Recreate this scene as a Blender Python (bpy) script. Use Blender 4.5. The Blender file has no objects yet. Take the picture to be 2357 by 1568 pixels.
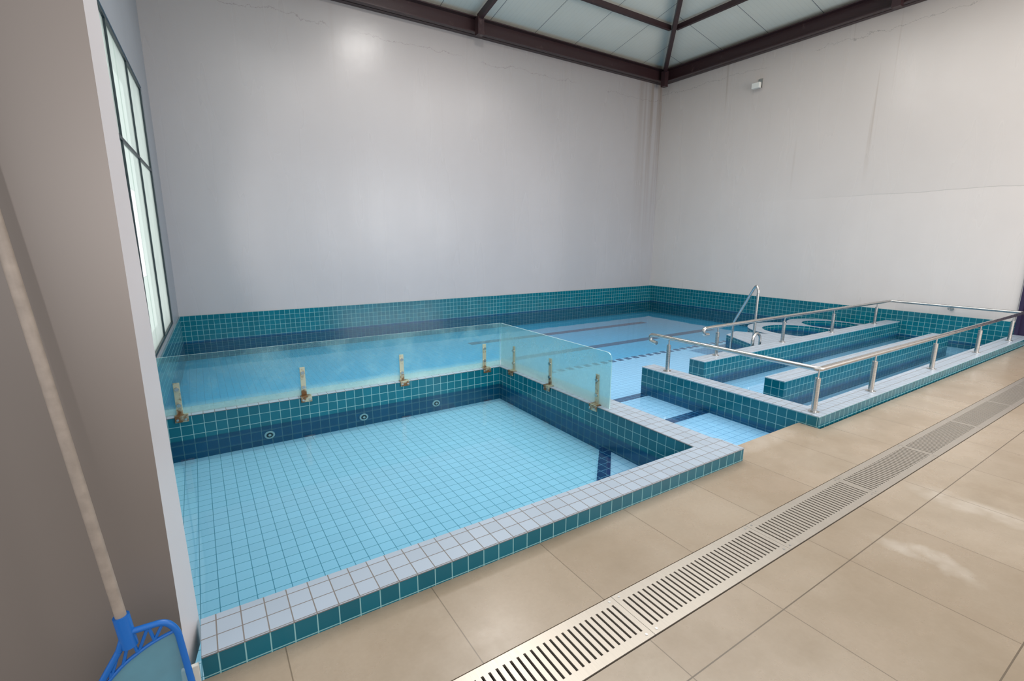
import bpy, bmesh, math
from mathutils import Vector, Matrix
sc=bpy.context.scene
COL=sc.collection
sc.view_settings.view_transform='Standard'
# ------------------------------------------------------------------ helpers
def lin(c):
    o=[]
    for v in c[:3]:
        v=v/255.0
        o.append(v/12.92 if v<=.04045 else ((v+.055)/1.055)**2.4)
    return (o[0],o[1],o[2],1.0)
ORG={}
def empty(name,loc,label=None,cat=None,group=None):
    e=bpy.data.objects.new(name,None); e.empty_display_size=.1
    e.location=loc; COL.objects.link(e); ORG[e.name]=Vector(loc)
    tag(e,label,cat,group); return e
def tag(o,label=None,cat=None,group=None,kind=None):
    if label:o["label"]=label
    if cat:o["category"]=cat
    if group:o["group"]=group
    if kind:o["kind"]=kind
    return o
class MB:
    def __init__(s): s.v=[];s.f=[];s.m=[]
    def add(s,vs,fs,mi=0):
        b=len(s.v); s.v+= [Vector(v) for v in vs]; s.f+=[[i+b for i in f] for f in fs]; s.m+=[mi]*len(fs); return s
    def box(s,lo,hi,mi=0):
        x0,y0,z0=lo;x1,y1,z1=hi
        return s.add([(x0,y0,z0),(x1,y0,z0),(x1,y1,z0),(x0,y1,z0),(x0,y0,z1),(x1,y0,z1),(x1,y1,z1),(x0,y1,z1)],
          [(0,3,2,1),(4,5,6,7),(0,1,5,4),(1,2,6,5),(2,3,7,6),(3,0,4,7)],mi)
    def prism(s,poly,z0,z1,mi=0):
        n=len(poly)
        vs=[(p[0],p[1],z0) for p in poly]+[(p[0],p[1],z1) for p in poly]
        fs=[tuple(range(n-1,-1,-1)),tuple(range(n,2*n))]+[(i,(i+1)%n,n+(i+1)%n,n+i) for i in range(n)]
        return s.add(vs,fs,mi)
    def beam(s,p,q,w,h,mi=0):
        p=Vector(p);q=Vector(q);d=(q-p).normalized()
        side=d.cross(Vector((0,0,1))); 
        if side.length<1e-4: side=Vector((1,0,0))
        side.normalize(); up=side.cross(d)
        vs=[]
        for c in (p,q):
            for a,b in ((-1,-1),(1,-1),(1,1),(-1,1)): vs.append(c+side*a*w/2+up*b*h/2)
        return s.add(vs,[(0,1,2,3),(7,6,5,4),(0,4,5,1),(1,5,6,2),(2,6,7,3),(3,7,4,0)],mi)
    def hbeam(s,p,q,w,h,t=.02):
        p=Vector(p);q=Vector(q);d=(q-p).normalized();side=d.cross(Vector((0,0,1))).normalized();up=side.cross(d)
        s.beam(p,q,t,h)
        s.beam(p+up*(h/2-t/2),q+up*(h/2-t/2),w,t); s.beam(p-up*(h/2-t/2),q-up*(h/2-t/2),w,t); return s
    def tube(s,pts,r,n=14,cap=True,mi=0):
        pts=[Vector(p) for p in pts]; rings=[]
        t0=(pts[1]-pts[0]).normalized(); a=t0.orthogonal().normalized()
        for i,p in enumerate(pts):
            if i==0:t=t0
            elif i==len(pts)-1:t=(pts[-1]-pts[-2]).normalized()
            else:t=((pts[i+1]-p).normalized()+(p-pts[i-1]).normalized()).normalized()
            a=(a-t*a.dot(t)).normalized(); b=t.cross(a)
            rings.append([p+(a*math.cos(2*math.pi*k/n)+b*math.sin(2*math.pi*k/n))*r for k in range(n)])
        vs=[v for R in rings for v in R]; fs=[]
        for i in range(len(rings)-1):
            for k in range(n):
                fs.append((i*n+k,i*n+(k+1)%n,(i+1)*n+(k+1)%n,(i+1)*n+k))
        if cap: fs.append(tuple(range(n-1,-1,-1))); fs.append(tuple(range((len(rings)-1)*n,len(rings)*n)))
        return s.add(vs,fs,mi)
    def obj(s,name,mats,parent=None,origin=None,smooth=False,bevel=0,label=None,cat=None,group=None,kind=None,recalc=True):
        xs=[v.x for v in s.v];ys=[v.y for v in s.v];zs=[v.z for v in s.v]
        if origin is None: origin=Vector(((min(xs)+max(xs))/2,(min(ys)+max(ys))/2,min(zs)))
        origin=Vector(origin)
        me=bpy.data.meshes.new(name); me.from_pydata([tuple(v-origin) for v in s.v],[],s.f)
        if not isinstance(mats,(list,tuple)): mats=[mats]
        for m in mats: me.materials.append(m)
        for p,mi in zip(me.polygons,s.m): p.material_index=mi; p.use_smooth=smooth
        if recalc:
            bm=bmesh.new();bm.from_mesh(me);bmesh.ops.recalc_face_normals(bm,faces=bm.faces);bm.to_mesh(me);bm.free()
        me.update()
        if smooth:
            try: me.set_sharp_from_angle(angle=math.radians(40))
            except Exception: pass
        o=bpy.data.objects.new(name,me); COL.objects.link(o)
        po=Vector((0,0,0))
        if parent is not None:
            o.parent=parent; po=ORG[parent.name]
        o.location=origin-po; ORG[o.name]=origin
        if bevel:
            b=o.modifiers.new("b",'BEVEL');b.width=bevel;b.segments=2;b.limit_method='ANGLE'
        tag(o,label,cat,group,kind); return o
def fillet(pts,r,n=6):
    pts=[Vector(p) for p in pts]; out=[pts[0]]
    for i in range(1,len(pts)-1):
        a,b,c=pts[i-1],pts[i],pts[i+1]
        d1=(a-b);d2=(c-b);rr=min(r,d1.length*.45,d2.length*.45)
        p=b+d1.normalized()*rr;q=b+d2.normalized()*rr
        for k in range(n+1):
            t=k/n; out.append(p*(1-t)**2+b*2*t*(1-t)+q*t*t)
    out.append(pts[-1]); return out
# ------------------------------------------------------------------ material helpers
class NT:
    def __init__(s,name):
        s.m=bpy.data.materials.new(name); s.m.use_nodes=True; s.t=s.m.node_tree; s.n=s.t.nodes; s.l=s.t.links
        s.n.clear(); s.out=s.n.new('ShaderNodeOutputMaterial')
    def new(s,t,**k):
        n=s.n.new(t)
        for a,b in k.items(): setattr(n,a,b)
        return n
    def set(s,sock,v):
        if isinstance(v,bpy.types.NodeSocket): s.l.new(v,sock)
        else: sock.default_value=v
    def math(s,op,a,b=None,c=None,clamp=False):
        n=s.new('ShaderNodeMath',operation=op); n.use_clamp=clamp
        s.set(n.inputs[0],a)
        if b is not None:s.set(n.inputs[1],b)
        if c is not None:s.set(n.inputs[2],c)
        return n.outputs[0]
    def vm(s,op,a,b=None):
        n=s.new('ShaderNodeVectorMath',operation=op); s.set(n.inputs[0],a)
        if b is not None:s.set(n.inputs[1],b)
        return n.outputs[0]
    def sep(s,a):
        n=s.new('ShaderNodeSeparateXYZ'); s.l.new(a,n.inputs[0]); return n.outputs
    def mix(s,f,a,b,mode='MIX'):
        n=s.new('ShaderNodeMix',data_type='RGBA',blend_type=mode); s.set(n.inputs[0],f); s.set(n.inputs[6],a); s.set(n.inputs[7],b); return n.outputs[2]
    def noise(s,vec,scale=1,detail=3,rough=.5):
        n=s.new('ShaderNodeTexNoise'); s.l.new(vec,n.inputs['Vector']); n.inputs['Scale'].default_value=scale
        n.inputs['Detail'].default_value=detail;n.inputs['Roughness'].default_value=rough; return n.outputs[0]
    def ramp(s,f,a,b):
        n=s.new('ShaderNodeMapRange'); s.set(n.inputs[0],f); n.inputs[1].default_value=a;n.inputs[2].default_value=b; return n.outputs[0]
    def pos(s): return s.new('ShaderNodeNewGeometry').outputs['Position']
    def bsdf(s,col,rough=.5,metal=0,bump=None,bs=.1,bd=.01,**k):
        b=s.new('ShaderNodeBsdfPrincipled'); s.set(b.inputs['Base Color'],col); s.set(b.inputs['Roughness'],rough); b.inputs['Metallic'].default_value=metal
        for a,v in k.items(): s.set(b.inputs[a],v)
        if bump is not None:
            n=s.new('ShaderNodeBump'); n.inputs['Strength'].default_value=bs;n.inputs['Distance'].default_value=bd; s.l.new(bump,n.inputs['Height']); s.l.new(n.outputs[0],b.inputs['Normal'])
        s.l.new(b.outputs[0],s.out.inputs[0]); return b
def plain(name,c,rough=.5,metal=0,var=.08,scale=8):
    t=NT(name); nz=t.noise(t.pos(),scale,4)
    c=lin(c); d=tuple(v*(1-var*2) for v in c[:3])+(1,)
    t.bsdf(t.mix(nz,d,tuple(min(1,v*(1+var)) for v in c[:3])+(1,)),rough,metal); return t.m
TS=.0875
def tile_mat(name,c,grout,s=TS,w=.024,o=(2.98,2.087,.095),var=.12,rough=.18,soft=.25,deep=None):
    t=NT(name); g=t.new('ShaderNodeNewGeometry')
    v=t.vm('SUBTRACT',g.outputs['Position'],o); v=t.vm('DIVIDE',v,(s,s,s))
    fr=t.vm('FRACTION',v); inv=t.vm('SUBTRACT',(1,1,1),fr); d=t.vm('MINIMUM',fr,inv)
    dx,dy,dz=t.sep(d); nx,ny,nz=t.sep(t.vm('ABSOLUTE',g.outputs['Normal']))
    ms=[]
    for dd,nn in((dx,nx),(dy,ny),(dz,nz)):
        a=t.math('LESS_THAN',dd,w); b=t.math('LESS_THAN',nn,.6); ms.append(t.math('MULTIPLY',a,b))
    m=t.math('MAXIMUM',t.math('MAXIMUM',ms[0],ms[1]),ms[2])
    fl=t.vm('FLOOR',v); cn=t.new('ShaderNodeCombineXYZ')
    for i,nn in enumerate((nx,ny,nz)): t.l.new(t.math('LESS_THAN',nn,.6),cn.inputs[i])
    wn=t.new('ShaderNodeTexWhiteNoise',noise_dimensions='3D'); t.l.new(t.vm('MULTIPLY',fl,cn.outputs[0]),wn.inputs['Vector'])
    c=lin(c); lo=tuple(x*(1-var) for x in c[:3])+(1,); hi=tuple(min(1,x*(1+var)) for x in c[:3])+(1,)
    col=t.mix(wn.outputs[0],lo,hi)
    if deep:  # shade seen under water is put into tile and grout colour below the waterline
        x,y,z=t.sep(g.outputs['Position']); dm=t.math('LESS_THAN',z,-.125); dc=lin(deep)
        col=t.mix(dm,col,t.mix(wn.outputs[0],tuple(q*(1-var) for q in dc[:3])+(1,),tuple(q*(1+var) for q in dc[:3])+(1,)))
    sf=t.noise(g.outputs['Position'],2.5,3); col=t.mix(t.math('MULTIPLY',sf,soft),col,(c[0]*.6,c[1]*.7,c[2]*.75,1))
    gr=lin(grout)
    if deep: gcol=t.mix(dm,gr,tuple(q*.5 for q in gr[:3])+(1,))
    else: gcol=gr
    col=t.mix(m,col,gcol)
    r=t.math('ADD',rough,t.math('MULTIPLY',m,.5))
    h=t.math('SUBTRACT',1,m)
    t.bsdf(col,r,0,h,.35,.003); return t.m
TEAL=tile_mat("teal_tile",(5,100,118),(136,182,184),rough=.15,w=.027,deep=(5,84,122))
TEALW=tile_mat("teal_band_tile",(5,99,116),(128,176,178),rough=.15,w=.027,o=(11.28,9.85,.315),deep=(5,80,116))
LIGHT=tile_mat("pale_coping_tile",(172,184,198),(122,116,112),o=(2.98,1.877,.095),var=.05,rough=.35,w=.027)
PFLOOR=tile_mat("pale_wading_tile",(218,234,244),(104,156,172),var=.03,rough=.4,soft=.08,w=.024)
PDEEP=tile_mat("depth_tinted_pool_tile",(126,212,242),(96,160,190),var=.03,rough=.4,soft=.05)  # light lost in the deeper water is put into this tile colour
PFLOOR2=tile_mat("pale_ramp_tile",(232,234,248),(136,166,198),var=.03,rough=.4,soft=.05)
NAVY=tile_mat("navy_tile",(8,56,104),(120,160,180),rough=.2)
LANE=tile_mat("lane_tile",(46,100,138),(90,140,160),rough=.2)
def wall_mat(name,c,side):
    t=NT(name); p=t.pos(); x,y,z=t.sep(p)
    al = x if side=='back' else y
    big=t.noise(p,.6,4,.6)
    c=lin(c); col=t.mix(big,tuple(v*.9 for v in c[:3])+(1,),tuple(min(1,v*1.06) for v in c[:3])+(1,))
    cb2=t.new('ShaderNodeCombineXYZ'); t.l.new(t.math('MULTIPLY',al,1.4),cb2.inputs[0]); t.l.new(t.math('MULTIPLY',z,.15),cb2.inputs[1])
    vb=t.noise(cb2.outputs[0],1.0,3,.5); col=t.mix(t.math('MULTIPLY',vb,.28),col,tuple(v*.68 for v in c[:3])+(1,))
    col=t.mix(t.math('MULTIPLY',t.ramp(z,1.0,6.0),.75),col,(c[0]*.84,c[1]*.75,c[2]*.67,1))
    # isolated rust runs below the roof beam
    cb=t.new('ShaderNodeCombineXYZ'); t.l.new(t.math('MULTIPLY',al,7.0),cb.inputs[0]); t.l.new(t.math('MULTIPLY',z,.12),cb.inputs[1]); cb.inputs[2].default_value=3.7
    st=t.noise(cb.outputs[0],1.0,2,.5); sm=t.ramp(st,.68,.78)
    hi=t.ramp(z,2.6,5.6)
    sm=t.math('MULTIPLY',t.math('MULTIPLY',sm,hi),.8 if side=='right' else .12)
    col=t.mix(sm,col,lin((132,104,72)))
    if side=='back':
        cm=t.math('MULTIPLY',t.math('MULTIPLY',t.ramp(x,10.3,10.9),t.ramp(st,.4,.65)),t.ramp(z,1.0,5.0)); col=t.mix(t.math('MULTIPLY',cm,.6),col,lin((122,100,74)))
    wob=t.math('MULTIPLY',t.math('SUBTRACT',t.noise(p,1.4,6,.7),.5),.5)
    base=5.35 if side=='back' else 5.5
    dz=t.math('ABSOLUTE',t.math('SUBTRACT',t.math('ADD',z,wob),base)); cr=t.math('LESS_THAN',dz,.0045)
    gate=t.ramp(t.noise(p,.5,2),.42,.46); cr=t.math('MULTIPLY',cr,gate)
    col=t.mix(t.math('MULTIPLY',cr,.35),col,lin((85,75,70)))
    if side=='right':
        w2=t.math('MULTIPLY',t.math('SUBTRACT',t.noise(p,1.0,4,.6),.5),.1)
        d2=t.math('ABSOLUTE',t.math('SUBTRACT',t.math('ADD',z,w2),2.51)); c2=t.math('MULTIPLY',t.math('LESS_THAN',d2,.006),t.ramp(y,6.0,3.5))
        col=t.mix(t.math('MULTIPLY',c2,.3),col,lin((110,110,104)))
        up=t.math('MULTIPLY',t.math('GREATER_THAN',t.math('ADD',z,w2),2.51),t.ramp(y,7.5,4.5)); col=t.mix(t.math('MULTIPLY',up,.07),col,lin((110,112,108)))
    t.bsdf(col,t.math('ADD',.2,t.math('MULTIPLY',vb,.16)),0,t.noise(p,2.2,3),.12,.03); return t.m
WA=wall_mat("painted_wall_a",(180,178,181),'back'); WB=wall_mat("painted_wall_b",(212,206,203),'right'); WL=plain("painted_wall_left",(150,154,160),.4,0,.06,1)
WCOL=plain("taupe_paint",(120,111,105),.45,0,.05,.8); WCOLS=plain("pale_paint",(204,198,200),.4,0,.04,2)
def floor_mat():
    t=NT("beige_stoneware"); p=t.pos(); x,y,z=t.sep(p); s=.63
    yy=t.math('MINIMUM',y,1.2)
    def ln(a,o,w):
        f=t.math('FRACT',t.math('DIVIDE',t.math('SUBTRACT',a,o),s)); return t.math('LESS_THAN',t.math('MINIMUM',f,t.math('SUBTRACT',1,f)),w/s)
    m=t.math('MAXIMUM',t.math('MULTIPLY',ln(x,.14,.0024),.75),ln(yy,.905,.0028))
    cb=t.new('ShaderNodeCombineXYZ'); t.l.new(t.math('FLOOR',t.math('DIVIDE',t.math('SUBTRACT',x,.14),s)),cb.inputs[0]); t.l.new(t.math('FLOOR',t.math('DIVIDE',t.math('SUBTRACT',yy,.905),s)),cb.inputs[1])
    wn=t.new('ShaderNodeTexWhiteNoise',noise_dimensions='3D'); t.l.new(cb.outputs[0],wn.inputs['Vector'])
    col=t.mix(wn.outputs[0],lin((165,147,127)),lin((176,159,139)))
    cl=t.noise(p,2.2,6,.65); col=t.mix(t.ramp(cl,.35,.8),col,lin((146,128,106)))
    c3=t.noise(p,.9,4,.6); col=t.mix(t.math('MULTIPLY',t.ramp(c3,.45,.7),.5),col,lin((182,168,151)))
    fn=t.noise(p,60,3); col=t.mix(t.math('MULTIPLY',fn,.2),col,lin((122,107,89)))
    sp=t.ramp(t.noise(p,7,5,.7),.62,.72); col=t.mix(t.math('MULTIPLY',sp,.12),col,lin((126,109,89)))
    wv=t.math('MULTIPLY',t.math('SUBTRACT',t.noise(p,3.5,5,.6),.5),.35)
    def mark(cx,cy,rx,ry,k):
        a=t.math('DIVIDE',t.math('SUBTRACT',t.math('ADD',x,wv),cx),rx); b=t.math('DIVIDE',t.math('SUBTRACT',y,cy),ry)
        d=t.math('ADD',t.math('MULTIPLY',a,a),t.math('MULTIPLY',b,b)); return t.math('MULTIPLY',t.ramp(d,1.0,.0),k)
    mk=t.math('MAXIMUM',t.math('MAXIMUM',mark(3.02,.7,.09,.26,.45),mark(3.87,.75,.14,.36,.45)),mark(3.75,2.0,.5,.12,.3))
    mk=t.math('MULTIPLY',mk,t.ramp(t.noise(p,9,3),.2,.6))
    col=t.mix(mk,col,lin((210,201,190)))
    col=t.mix(m,col,lin((106,92,76)))
    t.bsdf(col,t.math('ADD',.16,t.math('MULTIPLY',cl,.25)),0,t.math('SUBTRACT',1,m),.3,.002); return t.m
FLOOR=floor_mat()
def steel(name,c=(200,198,194),rough=.28,sc=(3,3,60),metal=1.0):
    t=NT(name); p=t.vm('MULTIPLY',t.pos(),sc); nz=t.noise(p,4,3); c=lin(c)
    t.bsdf(t.mix(nz,tuple(v*.75 for v in c[:3])+(1,),c),t.math('ADD',rough-.08,t.math('MULTIPLY',nz,.16)),metal); return t.m
STEEL=steel("brushed_steel",(205,203,200)); GRATE=steel("grate_steel",(196,186,174),.36,(60,3,3),.65)
DARK=plain("dark_channel",(84,76,70),.7)
def rusty():
    t=NT("rusty_steel"); p=t.pos(); z=t.sep(p)[2]; nz=t.noise(p,11,4,.6)
    nz=t.ramp(t.math('ADD',nz,t.math('MULTIPLY',t.ramp(z,.2,.08),.12)),.56,.68)
    t.bsdf(t.mix(nz,lin((190,188,164)),lin((122,88,56))),.4,.45); return t.m
RUST=rusty()
def beam_mat():
    t=NT("maroon_painted_steel"); p=t.pos(); nz=t.ramp(t.noise(p,5,6,.7),.62,.72)
    col=t.mix(t.math('MULTIPLY',nz,.35),lin((58,38,40)),lin((130,110,106)))
    t.bsdf(col,.38,0,t.noise(p,6,4),.3,.01); return t.m
BEAM=beam_mat()
def roof_mat():
    t=NT("roof_panel"); g=t.new('ShaderNodeNewGeometry'); p=g.outputs['Position']; x,y,z=t.sep(p); nx,ny,nz=t.sep(t.vm('ABSOLUTE',g.outputs['Normal']))
    def ln(a,s,w):
        f=t.math('FRACT',t.math('DIVIDE',a,s)); return t.math('LESS_THAN',t.math('MINIMUM',f,t.math('SUBTRACT',1,f)),w/s)
    isB=t.math('GREATER_THAN',nx,ny)
    mA=t.math('MULTIPLY',ln(x,1.15,.007),t.math('SUBTRACT',1,isB)); mB=t.math('MULTIPLY',ln(y,1.15,.007),isB)
    m=t.math('MAXIMUM',mA,mB)
    fA=t.math('MULTIPLY',ln(x,.105,.004),t.math('SUBTRACT',1,isB)); fB=t.math('MULTIPLY',ln(y,.105,.004),isB); f=t.math('MAXIMUM',fA,fB)
    col=t.mix(t.noise(p,1.2,3),lin((214,212,198)),lin((230,228,216)))
    col=t.mix(t.math('MULTIPLY',f,.12),col,lin((140,140,140))); col=t.mix(m,col,lin((120,122,122)))
    t.bsdf(col,.5); return t.m
ROOF=roof_mat()
def water(name,tint,bs=.03):
    t=NT(name); tr=t.new('ShaderNodeBsdfTransparent'); tr.inputs[0].default_value=tint
    gl=t.new('ShaderNodeBsdfGlossy'); gl.inputs['Roughness'].default_value=.02; gl.inputs[0].default_value=(1,1,1,1)
    bp=t.new('ShaderNodeBump'); bp.inputs['Strength'].default_value=bs; bp.inputs['Distance'].default_value=.02
    t.l.new(t.noise(t.pos(),1.6,2),bp.inputs['Height']); t.l.new(bp.outputs[0],gl.inputs['Normal'])
    fr=t.new('ShaderNodeFresnel'); fr.inputs[0].default_value=1.33; t.l.new(bp.outputs[0],fr.inputs['Normal'])
    mx=t.new('ShaderNodeMixShader'); t.l.new(fr.outputs[0],mx.inputs[0]); t.l.new(tr.outputs[0],mx.inputs[1]); t.l.new(gl.outputs[0],mx.inputs[2])
    t.l.new(mx.outputs[0],t.out.inputs[0]); return t.m
WAT1=water("wading_pool_water",(.61,.865,.955,1),.06); WAT2=water("main_pool_water",(.6,.86,.965,1),.06)
def frosted():
    t=NT("frosted_green_glass"); g=t.new('ShaderNodeNewGeometry'); p=g.outputs['Position']; x,y,z=t.sep(p); nx,ny,nzz=t.sep(g.outputs['Normal'])
    tr=t.new('ShaderNodeBsdfTransparent'); tr.inputs[0].default_value=(.72,.94,.95,1)
    b=t.new('ShaderNodeBsdfPrincipled'); b.inputs['Base Color'].default_value=lin((192,222,222)); b.inputs['Roughness'].default_value=.25
    nz=t.noise(p,3.0,5,.65); sp=t.ramp(t.noise(p,40,3),.55,.75)
    low=t.ramp(z,.2,.1); low2=t.math('MULTIPLY',t.ramp(z,.8,.1),t.math('GREATER_THAN',x,3.02))
    f=t.math('ADD',.06,t.math('MULTIPLY',low,t.math('ADD',.25,t.math('MULTIPLY',nz,.5)))); f=t.math('ADD',f,t.math('MULTIPLY',t.ramp(nz,.45,.75),.14)); f=t.math('ADD',f,t.math('MULTIPLY',low2,.5)); f=t.math('ADD',f,t.math('MULTIPLY',sp,.08))
    f=t.math('ADD',f,t.math('MULTIPLY',t.math('GREATER_THAN',nzz,.7),.6),clamp=True)
    mx=t.new('ShaderNodeMixShader'); t.l.new(f,mx.inputs[0]); t.l.new(tr.outputs[0],mx.inputs[1]); t.l.new(b.outputs[0],mx.inputs[2]); t.l.new(mx.outputs[0],t.out.inputs[0]); return t.m
GLASS=frosted()
def winglass():
    t=NT("window_glass"); tr=t.new('ShaderNodeBsdfTransparent'); tr.inputs[0].default_value=(.88,.94,.91,1)
    b=t.new('ShaderNodeBsdfTranslucent'); b.inputs[0].default_value=lin((228,234,229))
    f=t.math('ADD',.35,t.math('MULTIPLY',t.noise(t.pos(),2,4),.4))
    mx=t.new('ShaderNodeMixShader'); t.l.new(f,mx.inputs[0]); t.l.new(tr.outputs[0],mx.inputs[1]); t.l.new(b.outputs[0],mx.inputs[2]); t.l.new(mx.outputs[0],t.out.inputs[0]); return t.m
WGL=winglass()
FRAME=plain("dark_green_frame",(38,54,58),.4); BLUE=plain("blue_plastic",(12,100,184),.35,0,.04); POLE=plain("aged_pole",(156,143,132),.5,0,.18,30)
def net():
    t=NT("net_mesh"); p=t.pos()
    tr=t.new('ShaderNodeBsdfTransparent'); b=t.new('ShaderNodeBsdfPrincipled'); b.inputs['Base Color'].default_value=lin((96,156,176)); b.inputs['Roughness'].default_value=.6
    f=t.math('ADD',.62,t.math('MULTIPLY',t.noise(p,12,3),.25))
    mx=t.new('ShaderNodeMixShader'); t.l.new(f,mx.inputs[0]); t.l.new(tr.outputs[0],mx.inputs[1]); t.l.new(b.outputs[0],mx.inputs[2]); t.l.new(mx.outputs[0],t.out.inputs[0]); return t.m
NET=net(); WHITE=plain("white_plastic",(225,222,214),.4,0,.03); BLACK=plain("black_plastic",(25,25,28),.5); PURP=plain("dark_purple_frame",(40,30,62),.4)
# ------------------------------------------------------------------ room shell
XB=11.3; YA=9.87; ZT=6.12; YF=-3.2
lx=lambda y:-.33-.032*(YA-y)
def S(o): o["kind"]="structure"; return o
m=MB(); 
m.box((-3.2,-3.2,-.12),(13.5,1.11,0)); m.box((-3.2,1.38,-.12),(13.5,1.877,0)); m.box((3.275,1.877,-.12),(4.425,2.06,0))
m.box((-3.2,1.11,-.12),(13.5,1.38,-.105))
S(m.obj("floor",FLOOR))
m=MB(); m.box((lx(YA)-.2,YA,-.6),(XB+.2,YA+.2,ZT)); S(m.obj("wall_back",WA))
m=MB(); m.box((XB,2.12,-.6),(XB+.2,YA,ZT)); m.box((XB,1.0,2.15),(XB+.2,2.12,ZT)); m.box((XB,YF,0),(XB+.2,1.0,ZT)); S(m.obj("wall_right",WB))
def lseg(y0,y1,z0,z1,t=.2,off=0): return [(lx(y0)+off,y0,z0),(lx(y1)+off,y1,z0),(lx(y1)+off-t,y1,z0),(lx(y0)+off-t,y0,z0),(lx(y0)+off,y0,z1),(lx(y1)+off,y1,z1),(lx(y1)+off-t,y1,z1),(lx(y0)+off-t,y0,z1)]
BF=[(0,3,2,1),(4,5,6,7),(0,1,5,4),(1,2,6,5),(2,3,7,6),(3,0,4,7)]
m=MB(); WY0,WY1,WZ0,WZ1=5.5,8.78,.36,3.62
m.add(lseg(2.12,WY0,-.6,ZT),BF); m.add(lseg(WY1,YA,-.6,ZT),BF); m.add(lseg(WY0,WY1,-.6,WZ0),BF); m.add(lseg(WY0,WY1,WZ1,ZT),BF)
S(m.obj("wall_left",WL))
m=MB(); zt=6.12; k=.013
m.add([(-2.2,1.89,0),(-.18,1.89,0),(-.14,2.115,0),(-2.2,2.115,0),(-2.2,1.89,zt),(-.18-.001*zt,1.89,zt),(-.14-k*zt,2.115,zt),(-2.2,2.115,zt)],BF)
o=m.obj("wall_partition",[WCOL,WCOLS],recalc=True); S(o)
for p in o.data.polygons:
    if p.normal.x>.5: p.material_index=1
m=MB(); m.box((-.2,1.872,0),(-.145,1.889,.075)); S(m.obj("baseboard_partition",WHITE,bevel=.003))
w=empty("window_1",(lx(7.1)-.03,7.1,WZ0)); S(w)
m=MB()
fr=.035
for a in ((WY0,WY1,WZ0,WZ0+fr),(WY0,WY1,WZ1-fr,WZ1),(WY0,WY0+fr,WZ0,WZ1),(WY1-fr,WY1,WZ0,WZ1)): m.add(lseg(*a,.04,-.01),BF)
m.obj("window_frame",FRAME,parent=w)
m=MB(); m.add(lseg(WY0,WY1,2.525,2.56,.03,-.012),BF); m.obj("transom",FRAME,parent=w)
for yy in (6.2,7.5):
    m=MB(); m.add(lseg(yy-.015,yy+.015,WZ0,WZ1,.03,-.012),BF); m.obj("mullion",FRAME,parent=w)
m=MB(); m.add(lseg(6.75,WY1,WZ0,WZ1,.008,-.03),BF); m.obj("window_pane",WGL,parent=w)
m=MB(); m.add(lseg(WY0,6.75,WZ0,1.2,.008,-.03),BF);m.add(lseg(WY0,6.75,2.1,WZ1,.008,-.03),BF); m.obj("window_pane",WGL,parent=w)
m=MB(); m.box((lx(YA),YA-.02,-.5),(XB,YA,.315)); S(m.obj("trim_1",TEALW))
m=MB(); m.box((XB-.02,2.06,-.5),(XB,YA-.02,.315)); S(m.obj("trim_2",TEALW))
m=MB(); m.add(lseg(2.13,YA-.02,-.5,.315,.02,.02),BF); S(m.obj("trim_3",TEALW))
xa,xb,ya,yb=-.62,XB+.05,YF,YA+.05; sl=.22; hs=(xb-xa)/2; xr=(xa+xb)/2; zr=6.1+sl*hs
m=MB(); t=.1
V=[(xa,ya,6.1),(xb,ya,6.1),(xb,yb,6.1),(xa,yb,6.1),(xr,ya+hs,zr),(xr,yb-hs,zr)]
V2=[(a,b,c+t) for a,b,c in V]
F=[(0,1,4),(1,2,5,4),(2,3,5),(3,0,4,5)]
m.add(V+V2,[f for f in F]+[tuple(i+6 for i in f[::-1]) for f in F]+[(0,1,7,6),(1,2,8,7),(2,3,9,8),(3,0,6,9)])
S(m.obj("ceiling",ROOF))
def bobj(name,fn,label): 
    m=MB(); fn(m); return m.obj(name,BEAM,label=label,cat="roof beam")
def fA(m):
    m.hbeam((-.32,9.74,5.92),(11.29,9.74,5.92),.24,.3)
bobj("ring_beam",fA,"dark maroon steel beam along the top of the long grey wall")
def fB(m):
    m.hbeam((11.17,-3,5.92),(11.17,9.61,5.92),.24,.3)
bobj("ring_beam",fB,"dark maroon steel beam along the top of the rust-streaked wall")
def fh(m):
    m.beam((11.0,9.57,6.02),(xr+.1,yb-hs+.1-.05,zr-.14),.09,.14); m.box((10.91,9.48,5.62),(11.04,9.61,6.0))
bobj("hip_rafter",fh,"dark maroon steel hip rafter rising from the corner of the walls")
def fr_(m):
    x0=5.37; m.beam((x0,9.58,6.03),(x0,9.6-5.6,6.03+sl*5.6),.07,.13); m.box((x0-.07,9.48,5.7),(x0+.07,9.615,6.02))
bobj("roof_rafter",fr_,"dark maroon steel rafter bolted to the ring beam")
def frB(m):
    m.beam((11.03,4.38,6.03),(11.05-5.4,4.38,6.03+sl*5.4),.07,.13); m.box((10.92,4.31,5.7),(11.045,4.45,6.02))
bobj("roof_rafter",frB,"dark maroon steel rafter bolted to the ring beam")
def pA(m):
    d=1.55; z=6.1+sl*d-.09; m.beam((1,9.87-d,z),(11.2-d,9.87-d,z),.07,.1)
bobj("roof_purlin",pA,"thin dark maroon purlin under the pale roof panels")
def pB(m):
    d=1.55; z=6.1+sl*d-.09; m.beam((11.3-d,9.77-d,z),(11.3-d,-1,z),.07,.1)
bobj("roof_purlin",pB,"thin dark maroon purlin under the pale roof panels")
d=empty("door_1",(XB,1.56,0)); S(d)
m=MB(); m.box((XB-.03,2.05,0),(XB+.12,2.10,2.15)); m.box((XB-.03,1.0,0),(XB+.12,1.06,2.15)); m.box((XB-.03,1.06,2.09),(XB+.12,2.05,2.15)); m.obj("door_frame",PURP,parent=d)
m=MB(); m.box((XB+.02,1.06,0),(XB+.07,2.05,2.09)); m.obj("door_leaf",PURP,parent=d)
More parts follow.
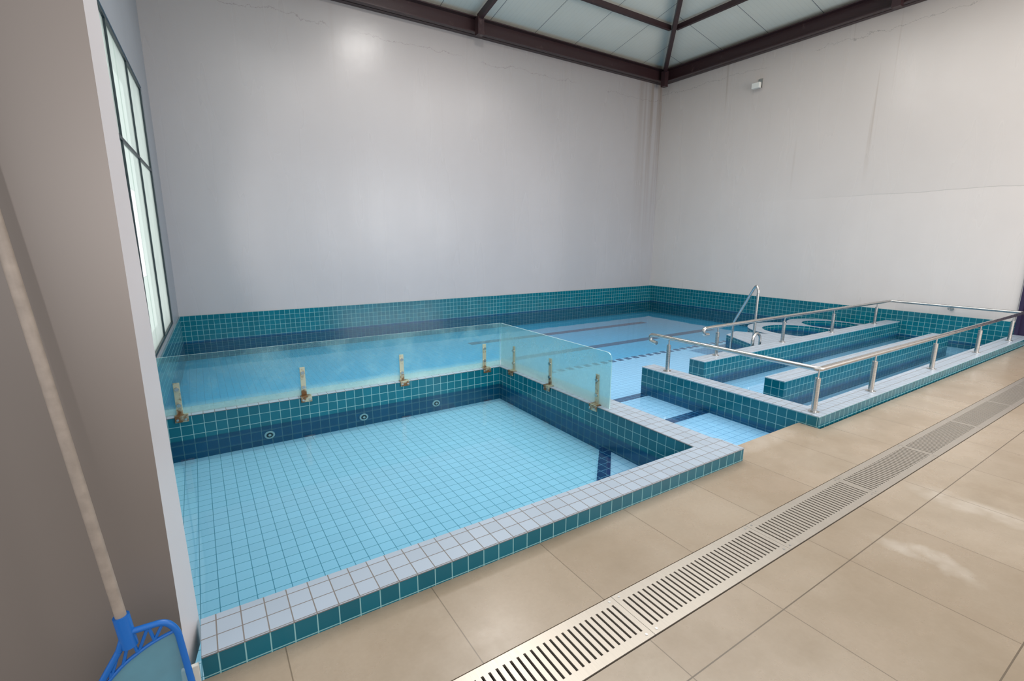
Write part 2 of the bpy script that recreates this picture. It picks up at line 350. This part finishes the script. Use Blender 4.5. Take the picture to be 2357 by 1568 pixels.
# ------------------------------------------------------------------ wading pool
wp=empty("wading_pool",(1.3,3.4,-.4),"shallow wading pool lined with pale blue tiles, teal tile walls","pool")
ZC=.1
m=MB()
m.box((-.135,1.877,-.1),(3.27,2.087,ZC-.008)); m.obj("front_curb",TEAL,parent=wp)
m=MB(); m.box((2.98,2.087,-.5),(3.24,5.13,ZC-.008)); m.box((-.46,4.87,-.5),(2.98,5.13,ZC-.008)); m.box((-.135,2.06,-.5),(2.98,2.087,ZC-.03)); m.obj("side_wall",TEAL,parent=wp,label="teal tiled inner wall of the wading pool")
m=MB(); L=[(-.135,1.873),(3.274,1.873),(3.274,2.087),(3.244,2.12),(3.244,5.134),(-.46,5.134),(-.46,4.866),(2.976,4.866),(2.976,2.091),(-.135,2.091)]
m.prism(L,ZC-.008,ZC); m.obj("coping",LIGHT,parent=wp,bevel=.002,label="pale grey tile coping with visible grout")
WPOL=[(-.135,2.087),(2.98,2.087),(2.98,4.87),(lx(4.87)+.02,4.87),(lx(2.13)+.02,2.13),(-.135,2.13)]
m=MB(); m.prism(WPOL,-.4,-.31); m.obj("basin_floor",PFLOOR,parent=wp)
m=MB(); m.prism([(2.98,3.08),(1.99,2.09),(2.98,2.09)],-.31,-.27); m.obj("corner_step",PFLOOR2,parent=wp)
m=MB(); m.prism([(2.98,3.09),(1.98,2.09),(2.13,2.09),(2.98,2.94)],-.272,-.262); m.obj("step_edge",NAVY,parent=wp,label="dark blue tile edge")
m=MB(); m.add([(a,b,-.12) for a,b in WPOL],[tuple(range(len(WPOL)))]); m.obj("water",WAT1,parent=wp,recalc=False)
for x0 in (.42,1.31,2.13):
    m=MB(); n=24
    def disc(r,y0,y1,mi):
        vs=[(x0+r*math.cos(2*math.pi*i/n),y0,-.215+r*.8*math.sin(2*math.pi*i/n)) for i in range(n)]+[(x0+r*math.cos(2*math.pi*i/n),y1,-.215+r*.8*math.sin(2*math.pi*i/n)) for i in range(n)]
        m.add(vs,[tuple(range(n)),tuple(range(2*n-1,n-1,-1))]+[(i,(i+1)%n,n+(i+1)%n,n+i) for i in range(n)],mi)
    disc(.045,4.858,4.87,0);disc(.029,4.855,4.859,1);disc(.013,4.850,4.856,0)
    m.obj("water_jet",[WHITE,BLACK],parent=wp)
# ------------------------------------------------------------------ main pool
WL2=-.15
mp=empty("swimming_pool",(6,7,-.6),"large indoor pool with pale tiled floor and dark lane lines","pool")
BP=[(lx(5.13)+.02,5.13),(XB-.02,5.13),(XB-.02,YA-.02),(lx(YA)+.02,YA-.02)]
m=MB(); m.prism(BP,-.6,-.46); m.box((7.15,3.89,-.6),(XB-.02,5.13,-.46)); m.obj("basin_floor",PDEEP,parent=mp)
for (x0,x1,y0,w_) in ((4.5,9.6,8.42,.2),(4.5,10.2,6.88,.2)):
    m=MB(); m.box((x0,y0,-.46),(x1,y0+w_,-.455)); m.obj("lane_line",LANE,parent=mp,label="dark blue lane line")
m=MB(); m.box((3.24,2.06,-.6),(4.43,3.05,-.19)); m.obj("entry_step",PFLOOR2,parent=mp)
m=MB(); m.box((3.24,3.05,-.6),(4.43,3.92,-.23)); m.obj("entry_step",PFLOOR2,parent=mp)
m=MB(); m.box((3.24,3.92,-.6),(7.15,5.5,-.29)); m.obj("entry_step",PFLOOR2,parent=mp)
m=MB(); m.box((3.24,2.97,-.19),(4.43,3.08,-.186)); m.obj("step_edge",NAVY,parent=mp)
m=MB(); m.box((3.24,3.8,-.23),(4.43,3.91,-.226)); m.obj("step_edge",NAVY,parent=mp)
m=MB(); m.box((3.3,5.39,-.29),(3.3875,5.5,-.284)); e0_=m.obj("edge_tile",NAVY,parent=mp,label="dark blue edge tile"); l0=e0_.location.copy()
x=.175
while x<5.2:
    c=e0_.copy(); c.parent=mp; c.location=l0+Vector((x,0,0)); COL.objects.link(c); x+=.175
m=MB(); m.box((7.15,5.3,-.46),(8.5,5.5,-.29)); m.obj("entry_step",PFLOOR2,parent=mp)
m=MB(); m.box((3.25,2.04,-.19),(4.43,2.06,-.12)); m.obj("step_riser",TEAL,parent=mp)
m=MB()
m.add([(a,b,WL2) for a,b in BP],[(0,1,2,3)])
m.add([(a,b,WL2) for a,b in ((3.24,2.06),(XB-.02,2.06),(XB-.02,5.13),(3.24,5.13))],[(0,1,2,3)])
m.obj("water",WAT2,parent=mp,recalc=False)
# ------------------------------------------------------------------ access ramp walls
ar=empty("access_ramp",(7.8,2.9,-.4),"switchback access ramp between low teal tiled walls with pale coping","ramp")
def rw(x0,y0,x1,y1,lab):
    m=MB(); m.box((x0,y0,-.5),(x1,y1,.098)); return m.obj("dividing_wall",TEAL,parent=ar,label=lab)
rw(4.43,1.9,4.64,3.92,"teal tiled end wall of the ramp"); rw(4.64,1.9,XB-.02,2.1,"teal tiled curb beside the deck"); rw(5.27,2.65,10.3,2.87,"teal tiled wall between ramp lanes"); rw(5.29,3.67,XB-.02,3.89,"teal tiled wall carrying a handrail")
m=MB(); m.prism([(4.426,1.896),(XB-.02,1.896),(XB-.02,2.104),(4.644,2.104),(4.644,3.924),(4.426,3.924)],.098,.106); m.obj("coping",LIGHT,parent=ar,bevel=.002)
m=MB(); m.box((5.266,2.646,.098),(10.304,2.874,.106)); m.obj("coping",LIGHT,parent=ar,bevel=.002)
m=MB(); m.box((5.286,3.666,.098),(XB-.02,3.894,.106)); m.obj("coping",LIGHT,parent=ar,bevel=.002)
m=MB(); m.box((4.64,2.1,-.5),(XB-.02,3.67,-.24)); m.box((4.64,3.67,-.5),(5.29,3.92,-.24)); m.obj("ramp_floor",PFLOOR2,parent=ar)
# ------------------------------------------------------------------ spa bench platform
def cyl(cx,cy,r,z0,z1,n=64): return MB().prism([(cx+r*math.cos(2*math.pi*i/n),cy+r*math.sin(2*math.pi*i/n)) for i in range(n)],z0,z1)
def boolres(base,ops):
    tmp=[]; b=base.obj("tmp",TEAL,origin=(0,0,0)); tmp.append(b)
    for op,mb in ops:
        c=mb.obj("tmpc",TEAL,origin=(0,0,0)); tmp.append(c)
        md=b.modifiers.new("x",'BOOLEAN'); md.operation=op; md.object=c; md.solver='EXACT'
    bpy.context.view_layer.update()
    me=bpy.data.meshes.new_from_object(b.evaluated_get(bpy.context.evaluated_depsgraph_get()))
    R=MB(); R.v=[v.co.copy() for v in me.vertices]; R.f=[list(p.vertices) for p in me.polygons]; R.m=[0]*len(R.f)
    for q in tmp: bpy.data.objects.remove(q,do_unlink=True)
    return R
sp=empty("spa_bench",(9,4.5,-.45),"pale tiled spa platform with two round soaking basins","pool bench")
def plat(z0,z1,g=0):
    return boolres(MB().prism([(7.2-g,3.895),(8.6,3.895),(8.6,4.6),(8.3,5.15+g),(7.85,5.05+g)],z0,z1),[('UNION',cyl(9.45,4.6,.88+g,z0,z1)),('UNION',cyl(10.62,4.62,.74+g,z0,z1)),('UNION',MB().box((8.5,3.895,z0),(11.27,4.1,z1))),('DIFFERENCE',cyl(9.42,4.55,.66-g,z0-.1,z1+.1)),('DIFFERENCE',cyl(10.66,4.57,.54-g,z0-.1,z1+.1)),
     ('DIFFERENCE',MB().box((8,3.5,z0-.1),(12,3.893,z1+.1))),('DIFFERENCE',MB().box((11.27,3,z0-.1),(12,6,z1+.1)))])
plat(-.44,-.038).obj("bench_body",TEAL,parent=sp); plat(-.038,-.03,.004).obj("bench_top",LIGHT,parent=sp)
# ------------------------------------------------------------------ handrail
hr=empty("handrail",(8,2.9,.106),"brushed stainless steel handrail around the access ramp","handrail")
path=[(4.52,3.80,.41),(4.52,3.90,.42),(4.52,3.90,.495),(4.52,3.78,.5),(4.52,1.99,.5),(11.1,1.99,.5),(11.1,3.81,.5),(5.53,3.81,.5),(5.42,3.81,.495),(5.42,3.81,.42),(5.52,3.81,.41)]
m=MB(); m.tube(fillet(path,.05),.023); m.obj("rail",STEEL,parent=hr,smooth=True)
posts=[(4.52,1.99),(5.67,1.99),(7.32,1.99),(8.96,1.99),(10.51,1.99),(4.52,3.62),(5.72,3.81),(7.36,3.81),(8.90,3.81),(10.54,3.81)]
def mkpost(px,py):
    m=MB(); m.tube([(px,py,.106),(px,py,.112)],.045,20); m.tube([(px,py,.11),(px,py,.42)],.024); m.tube([(px,py,.42),(px,py,.5)],.008,8); return m.obj("post",STEEL,parent=hr,origin=(px,py,.106),smooth=True)
p0=mkpost(*posts[0])
for a in posts[1:]:
    c=p0.copy(); c.parent=hr; c.location=Vector((a[0],a[1],.106))-ORG[hr.name]; COL.objects.link(c)
m=MB(); m.tube(fillet([(11.1,2.94,.49),(11.1,2.94,.44),(11.28,2.94,.44)],.03),.009,8); m.tube([(11.27,2.94,.44),(11.28,2.94,.44)],.035,16); m.obj("wall_bracket",STEEL,parent=hr,smooth=True)
m=MB(); m.tube(fillet([(7.11,4.12,-.285),(7.11,4.12,.88),(7.14,4.17,.95),(7.18,4.23,.9),(7.40,4.66,.28),(7.41,4.68,-.45)],.07),.019); gr=m.obj("grab_rail",STEEL,smooth=True,label="tall bent stainless grab rail beside the spa platform",cat="grab rail")
m=MB(); m.tube([(7.11,4.12,-.29),(7.11,4.12,-.282)],.045,20); m.obj("base_plate",STEEL,parent=gr,smooth=True)
m=MB(); m.tube(fillet([(6.85,3.98,-.29),(6.85,3.98,.2),(6.95,3.98,.27),(7.05,3.98,.2),(7.05,3.98,-.29)],.06),.019); m.obj("grab_rail",STEEL,smooth=True,label="short hooked stainless grab rail at the ramp wall",cat="grab rail")
# ------------------------------------------------------------------ glass screens
GT=.62
def glass(pts,name,label,axis):
    m=MB(); n=len(pts); t=.012
    if axis=='y': vs=[(a,4.928,z) for a,z in pts]+[(a,4.928+t,z) for a,z in pts]
    else: vs=[(3.03,a,z) for a,z in pts]+[(3.03+t,a,z) for a,z in pts]
    m.add(vs,[tuple(range(n)),tuple(range(2*n-1,n-1,-1))]+[(i,n+i,n+(i+1)%n,(i+1)%n) for i in range(n)])
    return m.obj(name,GLASS,label=label,cat="glass screen")
glass([(-.46,.1),(3.028,.1),(3.028,GT),(-.46,GT)],"glass_screen","long frosted green glass screen between the two pools",'y')
rp=[(4.925,.1),(3.04,.1),(3.04,GT-.06)]+[(3.10-.06*math.cos(a),GT-.06+.06*math.sin(a)) for a in [math.radians(k*15) for k in range(1,6)]]+[(3.10,GT),(4.925,GT)]
glass(rp,"glass_screen","short frosted green glass screen with a rounded corner",'x')
def bracket():
    e=bpy.data.objects.new("glass_bracket",None); COL.objects.link(e); ORG[e.name]=Vector((0,0,0)); e.empty_display_size=.05
    tag(e,"rust-stained steel bracket bolted to glass and pool edge","bracket","rusty brackets holding the glass screens")
    m=MB(); m.box((-.024,.04,.009),(.024,.0465,.29)); m.obj("upright",RUST,parent=e,bevel=.002)
    m=MB(); m.box((-.04,-.004,.002),(.06,.047,.009)); m.box((-.04,-.016,-.05),(.06,-.005,.009)); m.obj("foot_plate",RUST,parent=e,bevel=.002)
    for z in (.235,.09):
        m=MB(); m.tube([(0,.026,z),(0,.042,z)],.017,12); m.obj("bolt",STEEL,parent=e,smooth=True)
    for x in (-.02,.04):
        m=MB(); m.tube([(x,-.024,-.025),(x,-.014,-.025)],.010,10); m.obj("bolt",STEEL,parent=e,smooth=True)
    return e
b0=bracket(); kids=list(b0.children)
b0.location=(-.25,4.87,.1)
for (x,y,r) in ((.76,4.87,0),(1.76,4.87,0),(2.79,4.87,0),(2.98,4.62,-90),(2.98,3.92,-90),(2.98,3.2,-90)):
    e=b0.copy(); COL.objects.link(e); e.location=(x,y,.1); e.rotation_euler=(0,0,math.radians(r))
    for c in kids:
        q=c.copy(); q.parent=e; COL.objects.link(q)
# ------------------------------------------------------------------ drain grates
GL=1.055; y0,y1=1.116,1.374
m=MB(); zt_,zb_=.002,-.012
ins=.042
m.box((.001,y0,zb_),(GL-.001,y0+ins,zt_)); m.box((.001,y1-ins,zb_),(GL-.001,y1,zt_))
N=32; e0=.018; pitch=(GL-2*e0)/N
sw=.011
m.box((.001,y0+ins,zb_),(e0+(pitch-sw)/2,y1-ins,zt_)); m.box((GL-e0-(pitch-sw)/2,y0+ins,zb_),(GL-.001,y1-ins,zt_))
for i in range(N-1):
    c=e0+pitch*(i+1); m.box((c-(pitch-sw)/2,y0+ins,zb_),(c+(pitch-sw)/2,y1-ins,zt_))
g0=m.obj("drain_grate",GRATE,origin=(0,1.245,0),label="slotted stainless steel drain grate set in the floor",cat="drain grate",group="drain grates along the pool deck")
scr=[]
for sx in (.03,GL-.03):
    for sy in (y0+.02,y1-.02):
        m=MB(); m.tube([(sx,sy,.002),(sx,sy,.0035)],.006,10); scr.append(m.obj("screw",STEEL,parent=g0,smooth=True))
g0.location.x=.383-GL
for k in range(11):
    c=g0.copy(); COL.objects.link(c); c.location.x=.383+GL*k
    if k<4:
        for q in scr: w_=q.copy(); w_.parent=c; COL.objects.link(w_)
m=MB(); m.box((-1,1.111,-.1),(12,1.1155,-.02)); m.box((-1,1.3745,-.1),(12,1.379,-.02)); m.box((-1,1.116,-.1),(12,1.374,-.075)); m.obj("drain_channel",DARK,label="dark recessed drain channel under the grates",cat="drain")
# ------------------------------------------------------------------ wall light fixture
fx=empty("wall_lamp",(11.3,7.03,5.02),"small white rectangular wall floodlight with bracket","wall lamp")
m=MB(); m.box((11.12,6.94,5.02),(11.2,7.13,5.14)); o=m.obj("lamp_housing",WHITE,parent=fx,bevel=.01)
m=MB(); m.box((11.2,7.01,5.08),(11.3,7.05,5.11)); m.box((11.285,6.97,5.05),(11.3,7.07,5.24)); m.obj("mounting_bracket",STEEL,parent=fx)
# ------------------------------------------------------------------ leaf skimmer
sk=empty("pool_skimmer",(-.29,1.75,0),"blue leaf skimmer net on a worn pale pole","pool net")
A=Vector((-.307,1.75,.40)); Bp=Vector((-.418,1.80,1.62)); dd=(Bp-A).normalized()
m=MB(); m.tube([A,A+dd*2.1],.015,18); m.obj("pole",POLE,parent=sk,smooth=True)
m=MB(); m.tube([A-dd*.06,A+dd*.05],.022,18); m.obj("pole_socket",BLUE,parent=sk,smooth=True)
Y=1.745
fr=[(-.33,Y,.335),(-.31,Y,.39),(-.205,Y,.385),(-.178,Y,.34),(-.15,Y-.02,.03),(-.18,Y-.02,.012),(-.43,Y-.02,.012),(-.455,Y-.02,.05),(-.395,Y,.23),(-.33,Y,.335)]
m=MB(); m.tube(fillet(fr,.03),.010,10); m.obj("net_frame",BLUE,parent=sk,smooth=True)
inn=[(-.385,Y,.225),(-.325,Y,.285),(-.25,Y,.325),(-.187,Y,.34)]
m=MB(); m.tube(fillet(inn,.03),.006,8)
for a,b in (((-.33,.335),(-.36,.25)),((-.36,.25),(-.36,.285)),((-.30,.37),(-.325,.285)),((-.30,.385),(-.285,.305)),((-.285,.305),(-.25,.387)),((-.25,.387),(-.24,.33)),((-.24,.33),(-.21,.385))):
    m.tube([(a[0],Y,a[1]),(b[0],Y,b[1])],.005,8)
m.obj("net_strut",BLUE,parent=sk,smooth=True)
m=MB(); nn=[(-.385,.225),(-.325,.285),(-.25,.325),(-.187,.335),(-.16,.03),(-.185,.018),(-.43,.018),(-.448,.05)]
m.add([(a,Y+.004,b) for a,b in nn],[tuple(range(len(nn)))]); m.obj("net",NET,parent=sk,recalc=False)
# ------------------------------------------------------------------ light
w=bpy.data.worlds.new("World"); sc.world=w; w.use_nodes=True
bg=w.node_tree.nodes["Background"]; bg.inputs[0].default_value=(.95,.97,1,1); bg.inputs[1].default_value=1.25
def area(loc,target,sx,sy,power,col=(1,1,1)):  # unseen lamps, added to brighten the hall and pools
    l=bpy.data.lights.new("area",'AREA'); l.shape='RECTANGLE'; l.size=sx;l.size_y=sy;l.energy=power;l.color=col
    o=bpy.data.objects.new("area_light",l); COL.objects.link(o); o.location=loc
    o.rotation_euler=(Vector(target)-Vector(loc)).to_track_quat('-Z','Y').to_euler(); return o
area((8,-2.9,2.6),(11,6,1.2),6,3,290,(1,.98,.96))
area((5,3.5,5.9),(5,3.5,0),8,5,340,(1,.99,.97))
area((3.95,6.6,6.3),(3.95,6.8,0),.7,1.1,100,(1,.96,.92))  # unseen lamp added for the soft highlight high on the back wall
l=bpy.data.lights.new("spot",'SPOT'); l.energy=1000; l.spot_size=math.radians(31); l.spot_blend=.22; l.shadow_soft_size=.5; l.color=(1,.94,.91)  # unseen spot added; its cone edge outlines the bright patch on the back wall
o=bpy.data.objects.new("spot_light",l); COL.objects.link(o); o.location=(-.5,-3,1.8); o.rotation_euler=(Vector((3.9,9.87,1.8))-o.location).to_track_quat('-Z','Y').to_euler()
# ------------------------------------------------------------------ camera
yaw,pit,rol=[math.radians(a) for a in (32.949,11.674,0.26)]
f=Vector((math.sin(yaw)*math.cos(pit),math.cos(yaw)*math.cos(pit),-math.sin(pit)))
r0=Vector((math.cos(yaw),-math.sin(yaw),0)); u0=r0.cross(f)
r=r0*math.cos(rol)+u0*math.sin(rol); u=-r0*math.sin(rol)+u0*math.cos(rol)
M=Matrix(((r.x,u.x,-f.x,0),(r.y,u.y,-f.y,0),(r.z,u.z,-f.z,1.6),(0,0,0,1)))
cam=bpy.data.cameras.new("Camera"); co=bpy.data.objects.new("Camera",cam); COL.objects.link(co); co.matrix_world=M
cam.sensor_width=36; cam.lens=36*1113.7/2357; cam.clip_start=.02; cam.clip_end=200
sc.camera=co
